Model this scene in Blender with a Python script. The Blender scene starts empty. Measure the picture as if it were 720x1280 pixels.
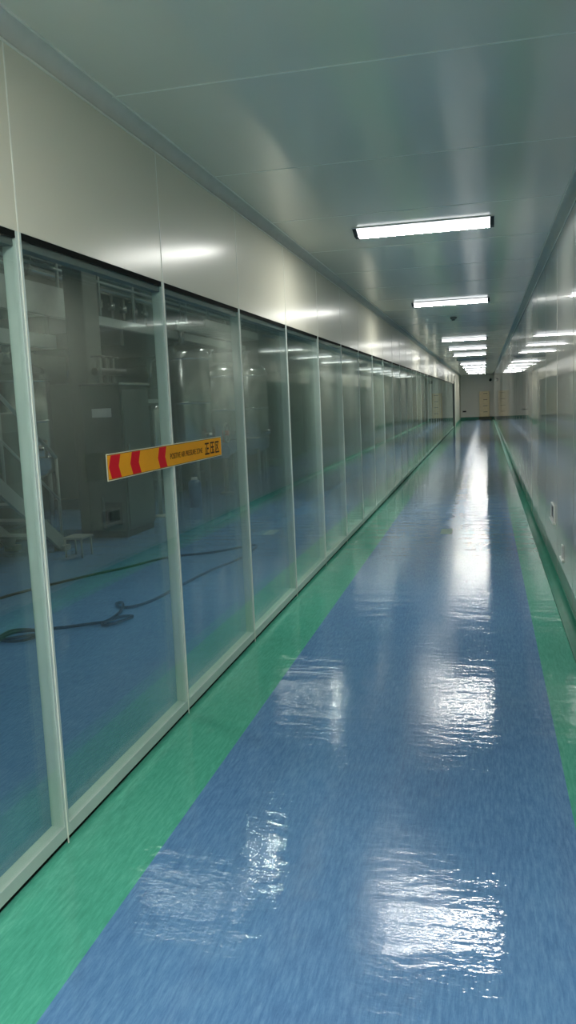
import bpy, bmesh, math, random
from mathutils import Vector, Matrix
random.seed(7)
PI = math.pi
scn = bpy.context.scene
COL = scn.collection

# ------------------------------------------------------------------ dimensions
XL, XR = -1.414, 0.542          # corridor walls
GL, GR = -1.080, 0.284          # edges of the blue floor sheet
H = 2.66                        # corridor ceiling
ZG = 2.04                       # head of the glazing
ZC = 2.61                       # foot of the ceiling cove
Y0, S = 2.404, 1.2              # module joints of the left wall
YA, YE = -3.6, 51.6             # corridor ends
YW = Y0 + 31 * S                # last glazed module ends here (39.6)
T = 0.05                        # wall panel thickness
HX, HH = -11.0, 5.6             # hall beyond the glass: far side, height
HYA, HYE = -3.6, 44.0

# ------------------------------------------------------------------ materials
def srgb(r, g, b):
    f = lambda c: (c / 12.92) if c <= .04045 else ((c + .055) / 1.055) ** 2.4
    return (f(r / 255), f(g / 255), f(b / 255), 1)

def newmat(name):
    m = bpy.data.materials.new(name); m.use_nodes = True
    nt = m.node_tree
    b = nt.nodes['Principled BSDF']
    return m, nt, b

def noise_of(nt, scale, detail=3.0, rough=.55, vec=(1, 1, 1), off=(0, 0, 0)):
    tc = nt.nodes.new('ShaderNodeTexCoord'); mp = nt.nodes.new('ShaderNodeMapping')
    mp.inputs['Scale'].default_value = vec; mp.inputs['Location'].default_value = off
    nt.links.new(tc.outputs['Object'], mp.inputs['Vector'])
    n = nt.nodes.new('ShaderNodeTexNoise')
    n.inputs['Scale'].default_value = scale; n.inputs['Detail'].default_value = detail
    n.inputs['Roughness'].default_value = rough
    nt.links.new(mp.outputs['Vector'], n.inputs['Vector'])
    return n

def ramp(nt, src, stops):
    r = nt.nodes.new('ShaderNodeValToRGB')
    el = r.color_ramp.elements
    el[0].position, el[0].color = stops[0]
    el[1].position, el[1].color = stops[-1]
    for p, c in stops[1:-1]:
        e = el.new(p); e.color = c
    nt.links.new(src, r.inputs['Fac'])
    return r

def mat(name, col, rough=.5, metal=0., var=.06, scale=9., spec=.5, coat=0., coat_rough=.1, bump=0., vec=(1, 1, 1)):
    m, nt, b = newmat(name)
    n = noise_of(nt, scale, vec=vec)
    lo = tuple(c * (1 - var) for c in col[:3]) + (1,)
    hi = tuple(min(1, c * (1 + var)) for c in col[:3]) + (1,)
    r = ramp(nt, n.outputs['Fac'], [(.3, lo), (.7, hi)])
    nt.links.new(r.outputs['Color'], b.inputs['Base Color'])
    b.inputs['Roughness'].default_value = rough
    b.inputs['Metallic'].default_value = metal
    b.inputs['Specular IOR Level'].default_value = spec
    b.inputs['Coat Weight'].default_value = coat
    b.inputs['Coat Roughness'].default_value = coat_rough
    if bump:
        bp = nt.nodes.new('ShaderNodeBump'); bp.inputs['Strength'].default_value = bump
        bp.inputs['Distance'].default_value = .01
        nt.links.new(n.outputs['Fac'], bp.inputs['Height'])
        nt.links.new(bp.outputs['Normal'], b.inputs['Normal'])
    return m

def floor_mat(name, dark, mid, light):
    """polished sheet vinyl: grain along the corridor, slight waviness, walked-dull middle"""
    m, nt, b = newmat(name)
    g = noise_of(nt, 1.0, 5, .75, (85, 11, 1))
    g2 = noise_of(nt, 1.0, 3, .6, (2.2, .7, 1), (3, 1, 0))
    mx = nt.nodes.new('ShaderNodeMath'); mx.operation = 'MULTIPLY_ADD'
    nt.links.new(g2.outputs['Fac'], mx.inputs[0]); mx.inputs[1].default_value = .35
    nt.links.new(g.outputs['Fac'], mx.inputs[2])
    r = ramp(nt, mx.outputs[0], [(.46, dark), (.66, mid), (.9, light)])
    nt.links.new(r.outputs['Color'], b.inputs['Base Color'])
    b.inputs['Specular IOR Level'].default_value = .42
    # wear: a dull walked path down the middle
    tc = nt.nodes.new('ShaderNodeTexCoord'); sx = nt.nodes.new('ShaderNodeSeparateXYZ')
    nt.links.new(tc.outputs['Object'], sx.inputs[0])
    wn = noise_of(nt, 1.0, 4, .6, (5, 1.6, 1), (7, 2, 0))
    a = nt.nodes.new('ShaderNodeMath'); a.operation = 'ADD'; a.inputs[1].default_value = .34
    nt.links.new(sx.outputs['X'], a.inputs[0])
    ab = nt.nodes.new('ShaderNodeMath'); ab.operation = 'ABSOLUTE'; nt.links.new(a.outputs[0], ab.inputs[0])
    ad = nt.nodes.new('ShaderNodeMath'); ad.operation = 'MULTIPLY_ADD'; ad.inputs[1].default_value = .35
    nt.links.new(wn.outputs['Fac'], ad.inputs[0]); nt.links.new(ab.outputs[0], ad.inputs[2])
    rr = nt.nodes.new('ShaderNodeMapRange')
    rr.inputs['From Min'].default_value = .20; rr.inputs['From Max'].default_value = .42
    rr.inputs['To Min'].default_value = .20; rr.inputs['To Max'].default_value = .055
    nt.links.new(ad.outputs[0], rr.inputs['Value'])
    nt.links.new(rr.outputs['Result'], b.inputs['Roughness'])
    # ripples across the sheet
    bn = noise_of(nt, 1.0, 3, .6, (13, 26, 1), (1, 5, 0))
    bp = nt.nodes.new('ShaderNodeBump'); bp.inputs['Strength'].default_value = .13
    bp.inputs['Distance'].default_value = .01
    bn2 = noise_of(nt, 1.0, 2, .5, (2.0, 6, 1), (4, 9, 0))
    ba = nt.nodes.new('ShaderNodeMath'); ba.operation = 'MULTIPLY_ADD'; ba.inputs[1].default_value = 2.6
    nt.links.new(bn2.outputs['Fac'], ba.inputs[0]); nt.links.new(bn.outputs['Fac'], ba.inputs[2])
    nt.links.new(ba.outputs[0], bp.inputs['Height'])
    nt.links.new(bp.outputs['Normal'], b.inputs['Normal'])
    return m

def panel_mat(name, col, rough, coat, coat_rough, bump=.02, vec=(1, 1, 1), var=.02):
    """painted steel sandwich panel: soft sheen with a slightly wavy glossy skin"""
    m, nt, b = newmat(name)
    n = noise_of(nt, 1.0, 2, .5, vec)
    c = noise_of(nt, .8, 2, .5)
    r = ramp(nt, c.outputs['Fac'], [(.3, tuple(k * (1 - var) for k in col[:3]) + (1,)), (.7, tuple(k * (1 + var) for k in col[:3]) + (1,))])
    nt.links.new(r.outputs['Color'], b.inputs['Base Color'])
    b.inputs['Roughness'].default_value = rough
    b.inputs['Specular IOR Level'].default_value = .12
    b.inputs['Coat Weight'].default_value = coat
    b.inputs['Coat Roughness'].default_value = coat_rough
    bp = nt.nodes.new('ShaderNodeBump'); bp.inputs['Strength'].default_value = bump
    bp.inputs['Distance'].default_value = .01
    nt.links.new(n.outputs['Fac'], bp.inputs['Height'])
    nt.links.new(bp.outputs['Normal'], b.inputs['Normal'])
    nt.links.new(bp.outputs['Normal'], b.inputs['Coat Normal'])
    return m

def glass_mat(name, tint, r0=.042):
    """clear pane: straight-through view plus Fresnel mirror, the same from both faces"""
    m, nt, b = newmat(name)
    nt.nodes.remove(b)
    out = nt.nodes['Material Output']
    geo = nt.nodes.new('ShaderNodeNewGeometry')
    dot = nt.nodes.new('ShaderNodeVectorMath'); dot.operation = 'DOT_PRODUCT'
    nt.links.new(geo.outputs['Normal'], dot.inputs[0]); nt.links.new(geo.outputs['Incoming'], dot.inputs[1])
    ab = nt.nodes.new('ShaderNodeMath'); ab.operation = 'ABSOLUTE'; nt.links.new(dot.outputs['Value'], ab.inputs[0])
    om = nt.nodes.new('ShaderNodeMath'); om.operation = 'SUBTRACT'; om.inputs[0].default_value = 1
    om.use_clamp = True
    nt.links.new(ab.outputs[0], om.inputs[1])
    pw = nt.nodes.new('ShaderNodeMath'); pw.operation = 'POWER'; pw.inputs[1].default_value = 5
    nt.links.new(om.outputs[0], pw.inputs[0])
    fr = nt.nodes.new('ShaderNodeMath'); fr.operation = 'MULTIPLY_ADD'
    fr.inputs[1].default_value = 1 - r0; fr.inputs[2].default_value = r0
    nt.links.new(pw.outputs[0], fr.inputs[0])
    tr = nt.nodes.new('ShaderNodeBsdfTransparent'); tr.inputs['Color'].default_value = tint
    gl = nt.nodes.new('ShaderNodeBsdfGlossy'); gl.inputs['Roughness'].default_value = .03
    gl.inputs['Color'].default_value = (.95, 1, .97, 1)
    # faint smears on the pane
    sm = noise_of(nt, 1.0, 3, .6, (3, 3, .5))
    mr = nt.nodes.new('ShaderNodeMapRange'); mr.inputs['To Min'].default_value = .008; mr.inputs['To Max'].default_value = .03
    nt.links.new(sm.outputs['Fac'], mr.inputs['Value']); nt.links.new(mr.outputs['Result'], gl.inputs['Roughness'])
    mx = nt.nodes.new('ShaderNodeMixShader')
    nt.links.new(fr.outputs[0], mx.inputs[0]); nt.links.new(tr.outputs[0], mx.inputs[1]); nt.links.new(gl.outputs[0], mx.inputs[2])
    nt.links.new(mx.outputs[0], out.inputs['Surface'])
    return m

def emit_mat(name, col, strength):
    m, nt, b = newmat(name)
    n = noise_of(nt, 4)
    r = ramp(nt, n.outputs['Fac'], [(.2, tuple(c * .98 for c in col[:3]) + (1,)), (.8, col)])
    nt.links.new(r.outputs['Color'], b.inputs['Emission Color'])
    b.inputs['Base Color'].default_value = (.9, .9, .9, 1)
    b.inputs['Emission Strength'].default_value = strength
    return m

M = {}
M['blue'] = floor_mat('blue vinyl', (.070, .160, .325, 1), (.10, .225, .425, 1), (.155, .31, .525, 1))
M['green'] = floor_mat('green vinyl', (.055, .30, .21, 1), (.075, .37, .265, 1), (.12, .45, .335, 1))
M['green_edge'] = mat('green cove vinyl', (.035, .21, .145, 1), .5, var=.15, scale=3)
M['upper'] = panel_mat('cream wall panel', (.70, .68, .565), .5, .5, .21, .012, (1.2, 1.2, 1.2))
M['right'] = panel_mat('grey wall panel', (.46, .46, .42), .5, 1.0, .035, .05, (5, 2.2, .35))
M['ceil'] = panel_mat('ceiling panel', (.76, .75, .64), .45, .85, .11, .008, (1.2, 1.2, 1.2))
M['end'] = panel_mat('end wall panel', (.86, .86, .80), .5, .2, .2, .01)
M['cove'] = mat('cove aluminium', (.56, .57, .52, 1), .45, 0, .04)
M['joint'] = mat('white joint strip', (.80, .82, .74, 1), .4)
M['frame'] = mat('window stile', (.50, .59, .565, 1), .45, 0, .04)
M['frame_in'] = mat('window head lining', (.10, .12, .12, 1), .6, 0, .04)
M['gasket'] = mat('black gasket', (.008, .010, .009, 1), .9, spec=.1)
M['glass'] = glass_mat('window glass', (.95, .985, .968, 1))
M['lamp'] = emit_mat('lamp diffuser', (1, 1, .94, 1), 84)
M['lamp_side'] = emit_mat('lamp diffuser side', (.97, .98, 1, 1), 1.5)
M['lamp_off'] = mat('unlit diffuser', (.5, .52, .5, 1), .35)
M['lamp_body'] = mat('lamp plate', (.62, .65, .65, 1), .4)
M['cap'] = mat('lamp end cap', (.03, .04, .045, 1), .7, spec=.2)
M['yellow'] = mat('sign yellow', (.95, .40, .018, 1), .55, var=.03, spec=.08)
M['red'] = mat('sign red', (.75, .012, .025, 1), .55, var=.03, spec=.08)
M['sign_edge'] = mat('sign white edge', (.72, .68, .5, 1), .4)
M['ink'] = mat('sign lettering', (.06, .02, .008, 1), .6, spec=.08)
M['black'] = mat('black plastic', (.012, .013, .014, 1), .4)
M['rubber'] = mat('black hose rubber', (.010, .012, .014, 1), .8, spec=.1)
M['white'] = mat('white plastic', (.62, .64, .62, 1), .45)
M['beige'] = mat('beige enamel', (.74, .60, .36, 1), .4, var=.05)
M['beige2'] = mat('pale beige enamel', (.82, .68, .44, 1), .4, var=.05)
M['brown'] = mat('brown handle', (.10, .07, .04, 1), .5)
M['olive'] = mat('dark olive plinth', (.045, .06, .03, 1), .5)
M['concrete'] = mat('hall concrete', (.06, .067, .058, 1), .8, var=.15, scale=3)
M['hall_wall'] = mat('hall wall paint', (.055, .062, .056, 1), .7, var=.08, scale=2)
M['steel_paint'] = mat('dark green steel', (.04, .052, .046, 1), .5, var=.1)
M['steel_grey'] = mat('grey steel', (.24, .27, .25, 1), .45, .2, .08)
M['stainless'] = mat('stainless steel', (.55, .57, .56, 1), .22, .95, .06, scale=4)
M['foil'] = mat('foil lagging', (.72, .74, .74, 1), .2, 1, .1, scale=14, bump=.6)
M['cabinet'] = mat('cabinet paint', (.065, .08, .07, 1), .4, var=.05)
M['blue_plastic'] = mat('blue plastic', (.05, .12, .25, 1), .4)
M['red_paint'] = mat('valve red', (.42, .05, .03, 1), .4)
M['hall_lamp'] = emit_mat('hall lamp', (1, .98, .92, 1), 130)
M['pale_green'] = mat('pale green patch', (.20, .30, .27, 1), .6)

# ------------------------------------------------------------------ mesh helper
def world_loc(o):
    v = o.location.copy()
    while o.parent: o = o.parent; v = v + o.location
    return v

class MB:
    def __init__(s): s.bm = bmesh.new(); s.mats = []
    def mi(s, m):
        if m not in s.mats: s.mats.append(m)
        return s.mats.index(m)
    def box(s, x0, x1, y0, y1, z0, z1, m, bev=0.):
        i = s.mi(m)
        r = bmesh.ops.create_cube(s.bm, size=1)
        vs = r['verts']
        for v in vs:
            v.co = Vector(((x0 + x1) / 2 + v.co.x * (x1 - x0), (y0 + y1) / 2 + v.co.y * (y1 - y0), (z0 + z1) / 2 + v.co.z * (z1 - z0)))
        fs = set(f for v in vs for f in v.link_faces)
        for f in fs: f.material_index = i
        if bev:
            es = list(set(e for v in vs for e in v.link_edges))
            rb = bmesh.ops.bevel(s.bm, geom=es, offset=bev, segments=2, affect='EDGES', profile=.5)
            for f in rb['faces']: f.material_index = i
        return s
    def bar(s, a, b, w, h, m):
        """square bar from a to b"""
        a, b = Vector(a), Vector(b); d = (b - a); L = d.length; d.normalize()
        up = Vector((0, 0, 1)) if abs(d.z) < .95 else Vector((1, 0, 0))
        x = d.cross(up).normalized(); y = x.cross(d)
        i = s.mi(m); vs = []
        for p in (a, b):
            for sx, sy in ((-1, -1), (1, -1), (1, 1), (-1, 1)):
                vs.append(s.bm.verts.new(p + x * sx * w / 2 + y * sy * h / 2))
        for q in ((0, 1, 2, 3), (7, 6, 5, 4), (0, 4, 5, 1), (1, 5, 6, 2), (2, 6, 7, 3), (3, 7, 4, 0)):
            f = s.bm.faces.new([vs[k] for k in q]); f.material_index = i
        return s
    def tube(s, pts, r, m, n=10, closed=False):
        pts = [Vector(p) for p in pts]; i = s.mi(m); rings = []
        N = len(pts); prev = None
        rs = r if isinstance(r, (list, tuple)) else [r] * N
        for k, p in enumerate(pts):
            if closed: d = pts[(k + 1) % N] - pts[k - 1]
            else: d = pts[min(k + 1, N - 1)] - pts[max(k - 1, 0)]
            if d.length < 1e-9: d = Vector((0, 0, 1))
            d.normalize()
            if prev is None:
                up = Vector((0, 0, 1)) if abs(d.z) < .9 else Vector((1, 0, 0))
                x = d.cross(up).normalized()
            else:
                x = (prev - d * prev.dot(d)).normalized()
            prev = x; y = d.cross(x)
            rings.append([s.bm.verts.new(p + (x * math.cos(2 * PI * j / n) + y * math.sin(2 * PI * j / n)) * rs[k]) for j in range(n)])
        for k in range(N if closed else N - 1):
            A, B = rings[k], rings[(k + 1) % N]
            for j in range(n):
                f = s.bm.faces.new((A[j], A[(j + 1) % n], B[(j + 1) % n], B[j])); f.material_index = i; f.smooth = True
        if not closed:
            f = s.bm.faces.new(list(reversed(rings[0]))); f.material_index = i
            f = s.bm.faces.new(rings[-1]); f.material_index = i
        return s
    def lathe(s, c, prof, m, n=24):
        """prof: list of (radius, z) around the vertical axis through c"""
        i = s.mi(m); rings = []
        for r, z in prof:
            r = max(r, 1e-4)
            rings.append([s.bm.verts.new((c[0] + r * math.cos(2 * PI * j / n), c[1] + r * math.sin(2 * PI * j / n), c[2] + z)) for j in range(n)])
        for A, B in zip(rings, rings[1:]):
            for j in range(n):
                f = s.bm.faces.new((A[j], A[(j + 1) % n], B[(j + 1) % n], B[j])); f.material_index = i; f.smooth = True
        f = s.bm.faces.new(list(reversed(rings[0]))); f.material_index = i
        f = s.bm.faces.new(rings[-1]); f.material_index = i
        return s
    def prism_x(s, prof, x0, x1, m):
        """closed (y,z) profile extruded along x"""
        i = s.mi(m)
        A = [s.bm.verts.new((x0, y, z)) for y, z in prof]; B = [s.bm.verts.new((x1, y, z)) for y, z in prof]
        n = len(prof)
        for j in range(n):
            f = s.bm.faces.new((A[j], B[j], B[(j + 1) % n], A[(j + 1) % n])); f.material_index = i
        f = s.bm.faces.new(A); f.material_index = i
        f = s.bm.faces.new(list(reversed(B))); f.material_index = i
        return s
    def prism_y(s, prof, y0, y1, m, smooth=False):
        i = s.mi(m)
        A = [s.bm.verts.new((x, y0, z)) for x, z in prof]; B = [s.bm.verts.new((x, y1, z)) for x, z in prof]
        n = len(prof)
        for j in range(n):
            f = s.bm.faces.new((A[j], A[(j + 1) % n], B[(j + 1) % n], B[j])); f.material_index = i; f.smooth = smooth
        f = s.bm.faces.new(list(reversed(A))); f.material_index = i
        f = s.bm.faces.new(B); f.material_index = i
        return s
    def build(s, name, parent=None, loc=None):
        """link as one object; loc = world position of its origin (mesh coordinates are world)"""
        me = bpy.data.meshes.new(name)
        bmesh.ops.recalc_face_normals(s.bm, faces=s.bm.faces[:])
        if loc is None and parent is not None: loc = world_loc(parent)
        if loc is not None:
            bmesh.ops.translate(s.bm, vec=-Vector(loc), verts=s.bm.verts[:])
        s.bm.to_mesh(me); s.bm.free()
        for m in s.mats: me.materials.append(m)
        o = bpy.data.objects.new(name, me); COL.objects.link(o)
        if parent is not None:
            o.parent = parent
            o.location = Vector(loc) - world_loc(parent)
        elif loc is not None: o.location = loc
        return o

def tag(o, label, cat, group=None, kind=None):
    o['label'] = label; o['category'] = cat
    if group: o['group'] = group
    if kind: o['kind'] = kind
    return o
def empty(name, loc, label, cat, group=None, kind=None):
    o = bpy.data.objects.new(name, None); COL.objects.link(o); o.location = loc
    o.empty_display_size = .1
    return tag(o, label, cat, group, kind)
def struct(o, label, cat): return tag(o, label, cat, None, 'structure')
def copy_tree(o, loc, label=None, parent=None):
    c = o.copy(); COL.objects.link(c)
    if parent is None: c.location = loc
    else: c.parent = parent
    if label: c['label'] = label
    for ch in list(o.children): copy_tree(ch, None, None, c)
    return c

def smooth_path(pts, sub=8, closed=False):
    P = [Vector(p) for p in pts]; n = len(P); out = []
    for k in range(n if closed else n - 1):
        if closed: a, b, c, d = P[k - 1], P[k], P[(k + 1) % n], P[(k + 2) % n]
        else: a, b, c, d = P[max(k - 1, 0)], P[k], P[k + 1], P[min(k + 2, n - 1)]
        for j in range(sub):
            t = j / sub
            out.append(.5 * ((2 * b) + (c - a) * t + (2 * a - 5 * b + 4 * c - d) * t * t + (3 * b - a - 3 * c + d) * t ** 3))
    if not closed: out.append(P[-1])
    return out

# ================================================================== SETTING
m = MB()
m.box(HX, XL - T, HYA, HYE, -.1, 0, M['blue'])
m.box(XL - T, GL, YA, YE, -.1, 0, M['green'])
m.box(GL, GR, YA, YE, -.1, 0, M['blue'])
m.box(GR, .70, YA, YE, -.1, 0, M['green'])
struct(m.build('floor'), 'glossy blue vinyl floor with green borders along both walls', 'floor')

m = MB()
m.box(XL - T, .70, YA, YE, H, H + .06, M['ceil'])
C0 = 3.0885
k = -5
while C0 + k * S < YE:
    y = C0 + k * S
    m.box(XL + .03, XR - .03, y - .0045, y + .0045, H - .0015, H, M['joint']); k += 1
struct(m.build('ceiling'), 'grey panelled corridor ceiling with thin white cross joints', 'ceiling')

# covings between walls and ceiling
def cove(sx, x):
    r = .055; pr = [(x, H), (x, H - r)]
    for a in range(0, 7):
        t = a / 6 * PI / 2
        pr.append((x + sx * (r - r * math.cos(t)), H - r + r * math.sin(t)))
    pr[1:2] = []
    return pr
for n_, sx, x, nm in ((1, 1, XL, 'left'), (2, -1, XR, 'right')):
    m = MB(); m.prism_y(cove(sx, x), YA, YE, M['cove'], True)
    for (dx, dz) in ((.002, -.057), (.057, -.002)):
        m.box(min(x, x + sx * (dx + .004)) if dx < .01 else x + sx * dx - .003, max(x, x + sx * (dx + .004)) if dx < .01 else x + sx * dx + .003, YA, YE, H + dz - .004, H + dz + .002, M['joint'])
    struct(m.build('trim_%d' % n_), 'grey curved coving where the %s wall meets the ceiling' % nm, 'trim')

# right wall with its faint panel joints
m = MB()
m.box(XR, .66, YA, YE, 0, H, M['right'])
for k in range(-4, 41):
    y = C0 + k * S
    m.box(XR - .0015, XR, y - .0015, y + .0015, .045, ZC, M['right'])
nt = M['right'].node_tree; b = nt.nodes['Principled BSDF']      # brushed sheen: highlights smear up and down
tg = nt.nodes.new('ShaderNodeTangent'); tg.direction_type = 'RADIAL'; tg.axis = 'Z'
nt.links.new(tg.outputs['Tangent'], b.inputs['Tangent'])
b.inputs['Anisotropic'].default_value = .92; b.inputs['Anisotropic Rotation'].default_value = 0
b.inputs['Specular IOR Level'].default_value = .4; b.inputs['Roughness'].default_value = .3
b.inputs['Coat Weight'].default_value = .9
struct(m.build('wall_right'), 'long glossy grey panel wall on the right', 'wall')
# coved green skirting at the right wall
pr = [(XR, 0), (XR - .075, 0), (XR - .072, .003)]
for a in range(1, 8):
    t = a / 7 * PI / 2
    pr.append((XR - .072 + .068 * math.sin(t), .003 + .045 * (1 - math.cos(t))))
pr.append((XR, .048))
m = MB(); m.prism_y(pr, YA, YE, M['green_edge'], True)
struct(m.build('baseboard_right'), 'green coved skirting along the right wall', 'baseboard')

# end and rear walls of the corridor
m = MB()
m.box(XL - T, .66, YE, YE + .1, 0, H, M['end'])
m.box(-.62, -.616, YE - .002, YE, .15, H, M['joint'])
struct(m.build('wall_end'), 'pale panel wall closing the far end of the corridor', 'wall')
m = MB(); m.box(XL, -.45, YE - .02, YE, 0, .14, M['green_edge']); m.box(.36, XR, YE - .02, YE, 0, .14, M['green_edge'])
m.box(-.45, .36, YE - .02, YE, 0, .14, M['green_edge'])
struct(m.build('baseboard_end'), 'green skirting across the far end wall', 'baseboard')
m = MB(); m.box(XL - T, .66, YA - .1, YA, 0, H, M['upper'])
struct(m.build('wall_rear'), 'panel wall behind the camera position', 'wall')

# left wall: upper panels, joint strips, solid stretches before and after the glazing
YS = Y0 - 2 * S                  # glazing starts just behind the camera
m = MB()
m.box(XL - T, XL, YS, YW, ZG, H, M['upper'])
m.box(XL - T, XL, YA, YS, 0, H, M['upper'])
m.box(XL - T, XL, YW, YE, .1, H, M['upper'])
m.box(XL - T, XL + .002, YW, YE, 0, .1, M['green_edge'])
wl = m.build('wall_left')
struct(wl, 'cream panelled left wall above the row of glass panes', 'wall')
m = MB()
for k in range(-1, 32):
    y = Y0 + k * S
    m.box(XL - .001, XL + .0015, y - .003, y + .003, .0, ZC, M['joint'])
for k in range(32, 41):
    y = Y0 + k * S
    m.box(XL - .001, XL + .002, y - .003, y + .003, .1, ZC, M['joint'])
m.build('joint_strip', wl)

ORD = ['zeroth', 'first', 'second', 'third', 'fourth', 'fifth', 'sixth', 'seventh', 'eighth', 'ninth', 'tenth', 'eleventh', 'twelfth', 'thirteenth', 'fourteenth', 'fifteenth', 'sixteenth', 'seventeenth', 'eighteenth', 'nineteenth', 'twentieth']
def ordn(i):
    if i <= 20: return ORD[i]
    return ('twenty-' + ORD[i - 20]) if i < 30 else ('thirtieth' if i == 30 else 'thirty-' + ORD[i - 30])
# one glazed module, built between y=0 and y=S
fr = MB()
ST = .016
fr.box(XL - T, XL - .0005, 0, ST, .022, ZG, M['frame']); fr.box(XL - T, XL - .0005, S - ST, S, .022, ZG, M['frame'])
fr.box(XL - T, XL - .0005, ST, S - ST, .022, .066, M['frame'])
fr.box(XL - T, XL - .0125, ST, S - ST, ZG - .045, ZG, M['frame_in'])
fr.box(XL - .012, XL - .002, 0, S, ZG - .022, ZG, M['gasket'])
fr.box(XL - T + .004, XL - .012, 0, S, 0, .022, M['gasket'])
wp = fr.build('window_1')
g = MB(); g.box(XL - .008, XL - .002, ST - .006, S - ST + .006, .060, ZG - .022, M['glass']); g.build('pane', wp)
g = MB(); g.box(XL - T + .002, XL - T + .008, ST - .006, S - ST + .006, .060, ZG - .022, M['glass']); g.build('pane', wp)
wp.location = (0, YS, 0)
struct(wp, 'glass window module beside the camera, outside the left edge of view', 'window')
for i in range(1, 33):
    lab = 'tall double glazed pane in the left wall, cut by the left edge of the photo' if i == 1 else \
        'tall double glazed pane, %s in the left wall from the left edge of the photo' % ordn(i)
    c = copy_tree(wp, (0, YS + i * S, 0), lab); c.name = 'window_%d' % (i + 1)

# narrow dark door edge where the glazing ends
m = MB()
m.box(XL, XL + .045, YW - .04, YW + .02, 0, 2.16, M['black'])
m.box(XL, XL + .02, YW + .02, YW + .95, 0, 2.12, M['upper'])
m.box(XL, XL + .045, YW + .95, YW + 1.0, 0, 2.16, M['cove'])
m.box(XL, XL + .045, YW - .04, YW + 1.0, 2.12, 2.16, M['cove'])
struct(m.build('door_1'), 'pale door with dark jamb on the left wall where the glass ends', 'door')

# the hall beyond the glass
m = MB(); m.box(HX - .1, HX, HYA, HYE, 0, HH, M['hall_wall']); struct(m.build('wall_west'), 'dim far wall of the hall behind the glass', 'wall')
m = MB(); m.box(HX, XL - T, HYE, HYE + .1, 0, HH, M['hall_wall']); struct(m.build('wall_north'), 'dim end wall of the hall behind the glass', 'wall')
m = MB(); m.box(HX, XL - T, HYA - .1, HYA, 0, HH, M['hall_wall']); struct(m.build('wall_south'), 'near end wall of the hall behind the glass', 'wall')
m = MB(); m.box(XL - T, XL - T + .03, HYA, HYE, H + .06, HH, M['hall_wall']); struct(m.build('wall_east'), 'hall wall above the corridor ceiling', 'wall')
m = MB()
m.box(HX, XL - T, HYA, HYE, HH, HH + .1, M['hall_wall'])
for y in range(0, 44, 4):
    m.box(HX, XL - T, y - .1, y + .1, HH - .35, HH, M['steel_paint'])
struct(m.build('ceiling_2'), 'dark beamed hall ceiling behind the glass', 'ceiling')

# ================================================================== CORRIDOR THINGS
def lamp(y, lit, label, grp=None):
    e = empty('ceiling_lamp' if lit else 'unlit_ceiling_lamp', (-.405, y, H), label, 'ceiling lamp', 'strip lamps in a row on the corridor ceiling')
    x0, x1 = -.86, .05
    m = MB(); m.box(x0 - .03, x1 + .03, y - .15, y + .15, H - .006, H - .0005, M['lamp_body'], .002); m.build('mounting_plate', e)
    pr = [(y - .143, H - .006), (y + .143, H - .006), (y + .045, H - .040), (y - .045, H - .040)]
    m = MB(); m.prism_x(pr, x0 + .002, x1 - .002, M['lamp_side' if lit else 'lamp_off'])
    if lit:
        bi = m.mi(M['lamp']); m.bm.normal_update()
        for fc in m.bm.faces:
            if all(abs(v.co.z - (H - .040)) < 1e-4 for v in fc.verts): fc.material_index = bi
    m.build('diffuser', e)
    for a, b in ((x0 - .026, x0), (x1, x1 + .026)):
        m = MB()
        sl = .012
        pr2 = [(y - .146, H - .006), (y + .146, H - .006), (y + .046, H - .042), (y - .046, H - .042)]
        m.prism_x(pr2, a, b, M['cap']); m.build('end_cap', e)
    return e
LY = [6.04, 10.85, 18.0, 21.5, 24.95, 32.1, 35.7, 39.3, 43.0, 46.7]
lab = ['nearest lit strip lamp, the largest on the grey ceiling', 'second lit strip lamp from the camera along the ceiling',
       'third lit strip lamp, first of a close trio down the corridor', 'fourth lit strip lamp, middle one of a close trio down the corridor',
       'fifth lit strip lamp, last of the trio before the unlit fitting', 'sixth lit strip lamp, just beyond the unlit fitting',
       'seventh lit strip lamp down the corridor, second beyond the unlit fitting', 'eighth lit strip lamp down the corridor, third beyond the unlit fitting',
       'ninth lit strip lamp, last but one before the end wall', 'farthest lit strip lamp, nearest the end wall']
for y, l in zip(LY, lab): lamp(y, True, l)
lamp(28.4, False, 'unlit dark strip lamp between the fifth and sixth lit ones')
lamp(1.24, True, 'lit strip lamp overhead, just outside the top of the photo')
lamp(.1, True, 'extra strip lamp straight above the camera, added unseen to brighten the near floor')  # added out of view to brighten the near floor and walls
lamp(-1.1, True, 'extra strip lamp just behind the camera, added unseen to lift the foreground')  # another unseen lamp added to lift the foreground
lamp(-2.6, True, 'lit strip lamp farther behind the camera, outside the photo')

# smoke detector on the ceiling
e = empty('smoke_detector', (-.45, 13.1, H), 'small round detector on the ceiling beyond the second lamp', 'detector')
MB().lathe((-.45, 13.1, H), [(.03, -.034), (.042, -.028), (.05, -.012), (.05, -.0005)], M['steel_grey']).build('base', e)
MB().lathe((-.45, 13.1, H), [(.012, -.046), (.022, -.044), (.026, -.034)], M['cap']).build('sensor_head', e)

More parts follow.
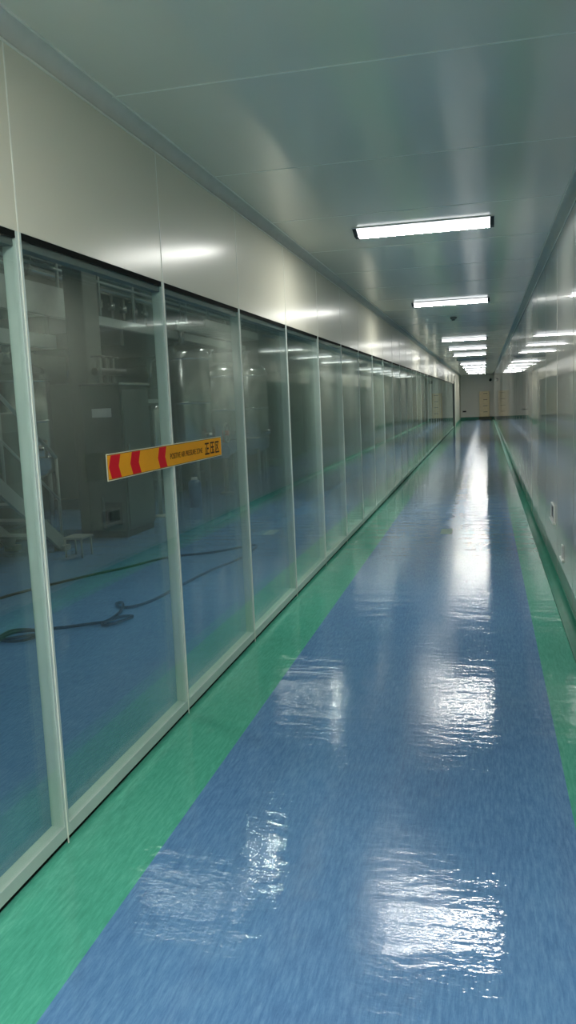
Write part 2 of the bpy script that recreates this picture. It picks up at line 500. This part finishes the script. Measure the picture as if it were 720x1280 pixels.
# hazard sign
SX = XL + .0035; SY0, SY1, SZ0, SZ1 = 2.895, 4.31, 1.203, 1.308
e = empty('warning_sign', (SX, (SY0 + SY1) / 2, SZ0), 'long yellow strip sign with red arrowheads stuck across the glass', 'sign')
m = MB(); m.box(SX, SX + .002, SY0, SY1, SZ0, SZ1, M['sign_edge'])
m.box(SX + .002, SX + .0024, SY0 + .006, SY1 - .004, SZ0 + .004, SZ1 - .004, M['ink'])
m.box(SX + .0024, SX + .0028, SY0 + .007, SY1 - .005, SZ0 + .006, SZ1 - .006, M['yellow']); m.build('board', e)
def polyplate(pts, x, t, mt, mb):
    i = mb.mi(mt)
    A = [mb.bm.verts.new((x, y, z)) for y, z in pts]; B = [mb.bm.verts.new((x + t, y, z)) for y, z in pts]
    n = len(pts)
    for j in range(n): mb.bm.faces.new((A[j], A[(j + 1) % n], B[(j + 1) % n], B[j])).material_index = i
    mb.bm.faces.new(list(reversed(A))).material_index = i; mb.bm.faces.new(B).material_index = i
zc = (SZ0 + SZ1) / 2; hz = (SZ1 - SZ0) / 2 - .007
for ya, w in ((2.910, .088), (3.108, .085), (3.402, .085)):
    m = MB(); a = .036
    polyplate([(ya, zc), (ya + a * .6, zc + hz), (ya + a * .6 + w, zc + hz), (ya + w, zc), (ya + a * .6 + w, zc - hz), (ya + a * .6, zc - hz)], SX + .0028, .0004, M['red'], m)
    m.build('arrowhead', e)
# lettering
cu = bpy.data.curves.new('lettering', 'FONT'); cu.body = 'POSITIVE AIR PRESSURE ZONE'; cu.size = .05; cu.extrude = .0003
cu.align_x = 'LEFT'
to = bpy.data.objects.new('lettering_curve', cu); COL.objects.link(to)
bpy.context.view_layer.update()
me = bpy.data.meshes.new_from_object(to.evaluated_get(bpy.context.evaluated_depsgraph_get()))
bpy.data.objects.remove(to); bpy.data.curves.remove(cu)
xs = [v.co.x for v in me.vertices]; ys = [v.co.y for v in me.vertices]
x0, x1, y0, y1 = min(xs), max(xs), min(ys), max(ys)
for v in me.vertices:
    u = (v.co.x - x0) / (x1 - x0); w = (v.co.y - y0) / (y1 - y0); d = v.co.z
    v.co = Vector((.0033 + d, 3.55 + u * .445 - (SY0 + SY1) / 2, .036 + w * .026))
me.materials.clear(); me.materials.append(M['ink'])
lt = bpy.data.objects.new('english_lettering', me); COL.objects.link(lt); lt.parent = e
# three Chinese characters from their strokes, unit square, (x0,y0,x1,y1)
CH = [
    [(.08, .92, .92, .92), (.5, .92, .5, .06), (.5, .5, .86, .5), (.22, .56, .22, .06), (.03, .06, .97, .06)],
    [(.1, .93, .95, .93), (.14, .93, .14, .4), (.14, .4, .03, .05), (.3, .55, .88, .55), (.58, .82, .58, .08), (.22, .08, .97, .08), (.72, .36, .84, .22)],
    [(.08, .92, .93, .92), (.08, .92, .08, .06), (.08, .06, .96, .06), (.74, .76, .26, .24), (.3, .72, .78, .24)],
]
m = MB()
for ci, strokes in enumerate(CH):
    yc = 4.035 + ci * .083; sz = .062; wd = .068
    for a, b, c, d in strokes:
        A = Vector((SX + .003, yc + a * wd, zc - sz / 2 + b * sz)); B = Vector((SX + .003, yc + c * wd, zc - sz / 2 + d * sz))
        dd = (B - A).normalized(); nn = Vector((0, -dd.z, dd.y)) * .0042
        A -= dd * .003; B += dd * .003
        polyplate([((A + nn).y, (A + nn).z), ((B + nn).y, (B + nn).z), ((B - nn).y, (B - nn).z), ((A - nn).y, (A - nn).z)], SX + .0028, .0004, M['ink'], m)
m.build('chinese_lettering', e)

# low outlet boxes on the right wall
def outlet(y0, y1, z0, z1, p, label):
    e = empty('outlet_box', (XR, (y0 + y1) / 2, z0), label, 'outlet box', 'low outlet boxes on the right wall')
    m = MB(); m.box(XR - p, XR, y0, y0 + .02, z0, z1, M['white'], .003); m.box(XR - p, XR, y1 - .02, y1, z0, z1, M['white'], .003)
    m.box(XR - p, XR, y0 + .02, y1 - .02, z1 - .015, z1, M['white'], .003); m.box(XR - p, XR, y0 + .02, y1 - .02, z0, z0 + .015, M['white'], .003)
    m.build('casing', e)
    m = MB(); m.box(XR - p + .006, XR - .001, y0 + .02, y1 - .02, z0 + .015, z1 - .015, M['black']); m.build('socket_plate', e)
    m = MB(); m.box(XR - p - .008, XR, y0 - .06, y1 + .05, z0 - .016, z0 - .001, M['white'], .003); m.build('ledge', e)
outlet(6.87, 7.15, .43, .56, .014, 'white low outlet box with dark front, farther of two on the right wall')
outlet(6.12, 6.2, .275, .37, .012, 'small white low outlet box, nearer of two on the right wall')

# things at the far end
e = empty('filing_cabinet', (-.02, YE - .25, 0), 'beige four drawer cabinet standing against the far end wall', 'cabinet')
m = MB(); m.box(-.31, .28, YE - .45, YE - .03, .15, 1.66, M['beige'], .006); m.build('body', e)
m = MB(); m.box(-.35, .42, YE - .47, YE - .03, 0, .15, M['olive'], .004); m.build('plinth', e)
for k in range(4):
    z = .19 + k * .365
    m = MB(); m.box(-.29, .26, YE - .468, YE - .45, z, z + .345, M['beige2'], .004); d = m.build('drawer', e)
    m = MB(); m.box(-.08, .16, YE - .482, YE - .468, z + .235, z + .262, M['brown'], .003); m.build('handle', d)
e = empty('wall_box', (-1.2, YE - .04, .5), 'small black box low on the far end wall', 'wall box')
m = MB(); m.box(-1.31, -1.1, YE - .07, YE, .45, .53, M['black'], .006); m.build('case', e)
m = MB(); m.box(-1.31, -1.1, YE - .075, YE, .535, .56, M['white'], .004); m.build('lid', e)
e = empty('security_camera', (.36, YE - .05, 2.34), 'black security camera high on the far end wall', 'security camera')
m = MB(); m.box(.33, .39, YE - .06, YE, 2.36, 2.44, M['black'], .004); m.build('bracket', e)
m = MB(); m.tube([(.36, YE - .05, 2.35), (.352, YE - .2, 2.33), (.34, YE - .34, 2.31)], .075, M['black'], 14); m.build('body', e)
m = MB(); m.tube([(.34, YE - .34, 2.31), (.337, YE - .39, 2.302)], [.06, .045], M['cap'], 14); m.build('lens', e)
m = MB(); m.box(-.485, -.36, 8.9, 9.25, 0, .0015, M['pale_green'])  # thin pale green rectangle on the floor
tag(m.build('floor_patch'), 'small pale green patch on the blue floor', 'paper tag')

# ================================================================== HALL THINGS (behind the glass)
# hose on the hall floor
hz_ = .012
hp = [(-3.74, 5.21), (-3.82, 5.75), (-3.52, 6.54), (-3.27, 7.01), (-3.06, 7.48), (-2.66, 7.78), (-2.41, 8.14), (-2.31, 8.05), (-2.3, 7.45), (-2.41, 6.85), (-2.45, 6.42), (-2.47, 6.1), (-2.49, 5.8), (-2.54, 5.6), (-2.61, 5.52), (-2.68, 5.54), (-2.74, 5.63), (-2.71, 5.66), (-2.64, 5.52), (-2.59, 5.34), (-2.58, 5.18), (-2.59, 5.08), (-2.54, 5.02), (-2.49, 5.09), (-2.45, 5.22), (-2.46, 5.28), (-2.53, 5.25), (-2.56, 5.17), (-2.57, 5.1), (-2.61, 5.08), (-2.68, 5.03), (-2.81, 4.94), (-2.96, 4.87), (-3.09, 4.8), (-3.11, 4.67), (-3.05, 4.6), (-2.94, 4.61), (-2.88, 4.71), (-2.93, 4.81), (-3.03, 4.86), (-3.13, 4.82), (-3.13, 4.68), (-3.08, 4.63), (-2.99, 4.68), (-2.91, 4.74)]
pts = smooth_path([(x, y, hz_ + .0003 * i) for i, (x, y) in enumerate(hp)], 8)
tag(MB().tube(pts, .011, M['rubber'], 8).build('hose'), 'thin black hose looping across the hall floor behind the glass', 'hose')

# concrete column beside the control cabinet
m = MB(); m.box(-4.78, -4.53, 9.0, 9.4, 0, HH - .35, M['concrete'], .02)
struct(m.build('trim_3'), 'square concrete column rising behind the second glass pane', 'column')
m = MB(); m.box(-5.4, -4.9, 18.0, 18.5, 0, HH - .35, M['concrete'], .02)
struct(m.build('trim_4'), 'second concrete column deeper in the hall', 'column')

# control cabinet
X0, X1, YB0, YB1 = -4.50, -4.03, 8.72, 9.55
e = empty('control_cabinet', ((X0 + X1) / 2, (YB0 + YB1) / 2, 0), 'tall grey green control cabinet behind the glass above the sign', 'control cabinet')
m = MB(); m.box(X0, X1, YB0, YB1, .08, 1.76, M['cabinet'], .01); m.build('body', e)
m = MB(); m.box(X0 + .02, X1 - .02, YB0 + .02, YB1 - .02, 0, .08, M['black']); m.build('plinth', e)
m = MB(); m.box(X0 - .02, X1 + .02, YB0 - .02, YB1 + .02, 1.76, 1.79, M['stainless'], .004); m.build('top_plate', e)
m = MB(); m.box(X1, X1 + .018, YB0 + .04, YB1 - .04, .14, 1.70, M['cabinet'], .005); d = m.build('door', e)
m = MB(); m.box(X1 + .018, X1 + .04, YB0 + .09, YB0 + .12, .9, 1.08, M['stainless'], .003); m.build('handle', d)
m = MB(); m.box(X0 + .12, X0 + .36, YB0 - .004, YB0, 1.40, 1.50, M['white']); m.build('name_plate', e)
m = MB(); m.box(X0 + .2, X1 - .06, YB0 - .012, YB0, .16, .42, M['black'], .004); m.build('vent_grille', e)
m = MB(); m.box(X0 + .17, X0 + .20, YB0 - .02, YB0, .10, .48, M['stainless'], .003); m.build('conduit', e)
# valve cluster on the cabinet
e = empty('valve_manifold', (-4.3, 9.1, 1.79), 'dark valve manifold on top of the control cabinet', 'valves')
m = MB(); m.tube([(-4.4, 8.9, 1.93), (-4.35, 9.3, 1.93), (-4.3, 9.5, 1.93)], .045, M['black'], 12); m.build('pipe', e)
for k, y in enumerate((8.95, 9.13, 9.32)):
    m = MB(); m.tube([(-4.37, y, 1.79), (-4.37, y, 2.1)], .03, M['steel_paint'], 10); v = m.build('valve_stem', e)
    m = MB()
    ring = [(-4.37 + .075 * math.cos(t), y + .075 * math.sin(t), 2.1) for t in [2 * PI * j / 16 for j in range(16)]]
    m.tube(ring, .011, M['black'], 6, True); m.bar((-4.445, y, 2.1), (-4.295, y, 2.1), .012, .012, M['black']); m.build('hand_wheel', v)

# steel stair at the far left
e = empty('steel_stair', (-4.75, 6.7, 0), 'steel stair with thin rails at the left edge behind the glass', 'stair')
for x in (-4.45, -5.05):
    m = MB(); m.bar((x, 7.95, .06), (x, 5.1, 2.0), .04, .14, M['steel_grey']); m.build('stringer', e)
for k in range(9):
    t = (k + .6) / 9.5; y = 7.95 - t * 2.85; z = .06 + t * 1.94
    m = MB(); m.box(-5.03, -4.47, y - .12, y + .12, z - .012, z + .012, M['steel_grey']); m.build('tread', e)
m = MB(); m.tube([(-4.45, 7.95, 1.0), (-4.45, 5.1, 2.95)], .02, M['steel_grey']); m.tube([(-4.45, 7.95, .55), (-4.45, 5.1, 2.5)], .014, M['steel_grey'])
for t in (0, .35, .7, 1): 
    y = 7.95 - t * 2.85; z = .06 + t * 1.94
    m.tube([(-4.45, y, z), (-4.45, y, z + .95)], .016, M['steel_grey'])
m.build('handrail', e)
for x in (-4.45, -5.05):
    m = MB(); m.box(x - .07, x + .07, 7.88, 8.0, 0, .06, M['steel_grey'], .004); m.build('foot_plate', e)

# small white stool / bracket on the floor
e = empty('step_stool', (-4.05, 7.62, 0), 'small grey stool on the hall floor at the foot of the stair', 'stool')
m = MB(); m.box(-4.2, -3.98, 7.5, 7.75, .19, .21, M['steel_grey'], .004); m.build('seat', e)
for x in (-4.18, -4.0):
    for y in (7.52, 7.73):
        m = MB(); m.tube([(x, y, 0), (x, y, .19)], .010, M['steel_grey']); m.build('leg', e)

# mezzanine platform with railing
e = empty('mezzanine', (-6.6, 11.0, 0), 'dark steel mezzanine platform with railing under the hall ceiling', 'mezzanine')
m = MB(); m.box(-8.4, -5.1, 6.0, 17.4, 2.62, 2.70, M['steel_paint']); m.build('deck', e)
for y0, y1 in ((6.0, 17.4),):
    m = MB(); m.box(-5.1, -5.02, y0, 9.6, 2.62, 2.98, M['steel_grey']); m.box(-5.1, -5.02, 9.6, y1, 2.62, 2.74, M['steel_grey']); m.build('fascia_beam', e)
m = MB(); m.box(-5.1, -5.02, 6.0, 9.2, 2.24, 2.40, M['steel_grey']); m.build('lower_beam', e)
for y in (6.0, 9.08, 11.2, 17.3):
    m = MB(); m.box(-8.4, -5.1, y, y + .12, 2.40, 2.62, M['concrete']); m.build('cross_beam', e)
for x, y in ((-5.2, 6.4), (-5.2, 13.9), (-8.2, 6.4), (-8.2, 13.9), (-8.2, 17.2)):
    m = MB(); m.box(x - .08, x + .08, y - .08, y + .08, 0, 2.62, M['steel_paint']); m.build('post', e)
m = MB()
for z in (3.2, 3.45, 3.75): m.tube([(-5.06, 6.0, z), (-5.06, 17.4, z)], .02, M['steel_grey'])
for k in range(11): m.tube([(-5.06, 6.05 + k * 1.12, 2.72), (-5.06, 6.05 + k * 1.12, 3.75)], .02, M['steel_grey'])
m.build('railing', e)

# foil-lagged pipes along the hall under the platform edge, each a thing of its own
for i, (x, z, r, nm) in enumerate(((-5.45, 3.25, .07, 'lowest'), (-5.78, 3.52, .09, 'middle'), (-5.6, 3.78, .05, 'topmost'))):
    e = empty('lagged_pipe', (x, 12, z), '%s foil lagged pipe running along the hall behind the window heads' % nm, 'pipe', 'foil lagged pipes along the hall')
    MB().tube([(x, -1 + .8 * k, z) for k in range(32)], [r * (1 + .12 * ((k * 7 + i) % 3 == 0)) for k in range(32)], M['foil'], 14).build('lagging', e)
    for y in (3.1, 6.2, 9.3, 12.4, 15.5, 18.6):
        m = MB(); m.tube([(x, y + i * .35 - .03, z), (x, y + i * .35 + .03, z)], r * 1.55, M['stainless'], 14); m.build('flange', e)
        m = MB(); m.tube([(x, y + i * .35 + .2, z + r * .8), (x, y + i * .35 + .2, HH - .001)], .008, M['steel_grey'], 6); m.build('hanger', e)
# slim droppers below the lowest pipe
    if i == 0:
        for k in range(6):
            y = 10.9 + k * .42
            m = MB(); m.tube([(-5.45, y, 2.71), (-5.45, y, 2.9), (-5.45, y, 3.19)], .026, M['stainless'], 10); d = m.build('drop_pipe', e)
            m = MB(); m.lathe((-5.45, y, 3.02), [(.03, -.06), (.055, -.05), (.055, .05), (.03, .06)], M['stainless'], 12); m.build('valve_body', d)
            m = MB(); m.lathe((-5.45, y, 2.702), [(.06, 0), (.06, .012), (.04, .05), (.026, .06)], M['steel_paint'], 12); m.build('cap', d)

# filter housing on a post
e = empty('filter_housing', (-4.35, 10.5, 0), 'pale steel filter housing on a post left of the second mullion', 'filter')
m = MB(); m.lathe((-4.35, 10.5, .9), [(.03, 0), (.09, .04), (.10, .1), (.10, .55), (.09, .6), (.03, .64)], M['stainless'], 18); m.build('canister', e)
m = MB(); m.tube([(-4.35, 10.5, 0), (-4.35, 10.5, .9)], .03, M['steel_grey']); m.lathe((-4.35, 10.5, 0), [(.14, 0), (.14, .015), (.04, .03)], M['steel_grey']); m.build('post', e)
m = MB(); m.box(-4.42, -4.28, 10.1, 10.72, 1.55, 1.60, M['steel_grey']); m.tube([(-4.35, 10.15, 1.58), (-4.35, 9.75, 1.5)], .02, M['steel_grey']); m.build('bracket', e)

# blue canister
e = empty('blue_drum', (-4.2, 11.5, 0), 'small blue plastic drum on the hall floor below the sign', 'drum')
m = MB(); m.lathe((-4.2, 11.5, 0), [(.085, 0), (.095, .01), (.095, .12), (.09, .13), (.095, .14), (.095, .27), (.09, .28), (.095, .29), (.095, .36), (.06, .40)], M['blue_plastic'], 20); m.build('body', e)
m = MB(); m.lathe((-4.2, 11.5, .40), [(.045, 0), (.045, .035), (.035, .04)], M['white'], 16); m.build('cap', e)

# tanks: builder
def tank(x, y, r, z0, z1, label, mt='stainless'):
    e = empty('process_tank', (x, y, 0), label, 'tank', 'steel process tanks in the hall')
    h = z1 - z0
    m = MB(); m.lathe((x, y, z0), [(.05, 0), (r * .6, .06), (r * .95, .16), (r, .22), (r, h - .2), (r * .93, h - .12), (r * .55, h - .03), (.06, h)], M[mt], 32)
    for zz in (.35, h * .5, h - .3): m.lathe((x, y, z0 + zz), [(r, 0), (r + .012, .005), (r + .012, .035), (r, .04)], M[mt], 32)
    m.build('shell', e)
    for a in range(4):
        t = PI / 4 + a * PI / 2; px, py = x + r * .85 * math.cos(t), y + r * .85 * math.sin(t)
        m = MB(); m.tube([(px, py, 0), (px, py, z0 + .25)], .03, M['steel_grey']); m.build('leg', e)
    m = MB(); m.tube([(x, y, z1 - .02), (x, y, z1 + .25)], .05, M[mt]); m.lathe((x, y, z1 + .22), [(.09, 0), (.09, .03)], M[mt]); m.build('nozzle', e)
    m = MB(); m.tube([(x + r * .9, y - r * .5, z0 + .5), (x + r + .12, y - r * .55, z0 + .5)], .05, M[mt]); m.lathe((x + r + .12, y - r * .55, z0 + .38), [(.02, 0), (.03, .24)], M['steel_paint']); m.build('side_port', e)
    return e
tank(-4.95, 13.3, .45, .5, 2.55, 'tall stainless tank behind the pane right of the sign')
tank(-5.1, 15.2, .5, .45, 2.3, 'stainless tank beyond the tall one, behind the fourth pane')
tank(-6.4, 10.3, .55, .5, 2.2, 'stainless tank in shadow under the mezzanine')
tank(-4.9, 17.0, .42, .4, 2.35, 'slim stainless tank, farthest in the row behind the glass')

# handwheel valve with a red hub
e = empty('gate_valve', (-4.25, 13.2, 0), 'gate valve with handwheel, red hub and blue body right of the sign', 'valve')
m = MB(); m.tube([(-4.25, 13.2, 0), (-4.25, 13.2, .62)], .04, M['steel_paint']); m.lathe((-4.25, 13.2, 0), [(.12, 0), (.12, .02), (.045, .03)], M['steel_paint']); m.build('riser', e)
m = MB(); m.lathe((-4.25, 13.2, .6), [(.05, 0), (.09, .05), (.10, .12), (.06, .2), (.04, .26)], M['blue_plastic'], 18); m.build('body', e)
m = MB()
ring = [(-4.2, 13.2 + .16 * math.cos(t), 1.02 + .16 * math.sin(t)) for t in [2 * PI * j / 24 for j in range(24)]]
m.tube(ring, .016, M['steel_grey'], 8, True)
for a in range(3):
    t = a * PI / 3; m.bar((-4.2, 13.2 - .16 * math.cos(t), 1.02 - .16 * math.sin(t)), (-4.2, 13.2 + .16 * math.cos(t), 1.02 + .16 * math.sin(t)), .016, .016, M['steel_grey'])
m.build('hand_wheel', e)
m = MB(); m.tube([(-4.27, 13.2, 1.02), (-4.17, 13.2, 1.02)], .045, M['red_paint'], 14); m.tube([(-4.25, 13.2, .84), (-4.25, 13.2, 1.02)], .03, M['red_paint']); m.build('hub', e)

# hanging cable tray with hangers
e = empty('cable_tray', (-4.2, 13.0, 2.7), 'grey cable tray hung across the third pane', 'cable tray')
m = MB()
for x in (-4.42, -3.98):
    m.box(x - .015, x + .015, 11.7, 14.6, 2.62, 2.74, M['steel_grey'])
for k in range(12): m.box(-4.42, -3.98, 11.75 + k * .25, 11.79 + k * .25, 2.63, 2.66, M['steel_grey'])
m.build('tray', e)
for y in (11.9, 13.2, 14.4):
    m = MB()
    for x in (-4.42, -3.98): m.tube([(x, y, 2.62), (x, y, HH - .001)], .01, M['steel_grey'], 6)
    m.box(-4.44, -3.96, y - .02, y + .02, 2.60, 2.62, M['steel_grey']); m.build('hanger', e)

# skid units and dark machines making up the shadowed row along the hall
def machine(x0, x1, y0, y1, h, label):
    e = empty('skid_machine', ((x0 + x1) / 2, (y0 + y1) / 2, 0), label, 'machine', 'dark machines in the hall')
    m = MB(); m.box(x0, x1, y0, y1, 0, .16, M['steel_paint'], .01); m.build('skid', e)
    m = MB(); m.box(x0 + .08, x1 - .08, y0 + .1, y1 - .1, .16, h, M['cabinet'], .02); m.build('housing', e)
    m = MB(); m.box(x1 - .08, x1 - .065, y0 + .25, y1 - .25, h * .45, h * .85, M['steel_paint'], .004); d = m.build('panel', e)
    m = MB(); m.box(x1 - .065, x1 - .05, y0 + .35, y0 + .55, h * .62, h * .75, M['stainless'], .003); m.build('gauge', d)
    m = MB(); m.tube([(x0 + .3, y0 + .4, h), (x0 + .3, y0 + .4, h + .5), (x0 + .3, y0 + .9, h + .62), (x0 + .3, y1 - .3, h + .62)], .05, M['stainless']); m.build('outlet_pipe', e)
machine(-6.6, -5.3, 7.0, 9.2, 1.5, 'low dark machine behind the stair and column')
machine(-6.5, -5.3, 11.3, 12.6, 1.9, 'dark machine behind the sign')
machine(-6.4, -5.6, 14.2, 16.6, 1.85, 'dark machine behind the second stainless tank')
machine(-6.2, -4.6, 18.9, 21.5, 2.2, 'large dark machine deep in the hall beyond the column')
machine(-6.6, -5.3, 3.6, 5.6, 1.6, 'dark machine outside the left edge of the photo')

# hall high bay lamps
hl = ['over the hall near the stair', 'over the hall by the control cabinet', 'over the hall by the tanks', 'over the hall deep beyond the tanks']
for k, y in enumerate((4.5, 10.0, 15.5, 24.0)):
    e = empty('high_bay_lamp', (-2.95, y, 4.9), 'high bay lamp hanging ' + hl[k], 'hall lamp', 'high bay lamps of the hall')
    m = MB(); m.lathe((-2.95, y, 4.6), [(.22, 0), (.20, .06), (.10, .2), (.06, .3)], M['steel_grey'], 20); m.build('shade', e)
    m = MB(); m.lathe((-2.95, y, 4.59), [(.17, 0), (.19, .012)], M['hall_lamp'], 20); m.build('bulb', e)
    m = MB(); m.tube([(-2.95, y, 4.88), (-2.95, y, HH - .001)], .01, M['steel_grey'], 6); m.build('hanging_rod', e)

# ================================================================== CAMERA, WORLD, COLOUR
f, yaw, pitch, roll, h = 1027.43, .2384, -.1318, -.0431, 1.4729
cy, sy, cp, sp = math.cos(yaw), math.sin(yaw), math.cos(pitch), math.sin(pitch)
fw = Vector((-sy * cp, cy * cp, sp)); rt = Vector((cy, sy, 0)); up = rt.cross(fw)
r2 = rt * math.cos(roll) + up * math.sin(roll); u2 = -rt * math.sin(roll) + up * math.cos(roll)
cam = bpy.data.cameras.new('camera'); co = bpy.data.objects.new('camera', cam); COL.objects.link(co)
mw = Matrix.Identity(4)
for i in range(3):
    mw[i][0], mw[i][1], mw[i][2] = r2[i], u2[i], -fw[i]
mw[2][3] = h
co.matrix_world = mw
cam.sensor_fit = 'VERTICAL'; cam.sensor_height = 36; cam.lens = f / 1280 * 36
cam.clip_start = .05; cam.clip_end = 200
scn.camera = co

w = bpy.data.worlds.new('world'); scn.world = w; w.use_nodes = True
w.node_tree.nodes['Background'].inputs['Color'].default_value = (.02, .022, .022, 1)
w.node_tree.nodes['Background'].inputs['Strength'].default_value = .2
scn.view_settings.view_transform = 'Standard'; scn.view_settings.look = 'None'
scn.view_settings.gamma = 1; scn.view_settings.use_curve_mapping = False
scn.view_settings.exposure = .3
cy_ = scn.cycles
cy_.max_bounces = 16; cy_.diffuse_bounces = 5; cy_.glossy_bounces = 8; cy_.transparent_max_bounces = 48
cy_.sample_clamp_indirect = 8; cy_.blur_glossy = .3
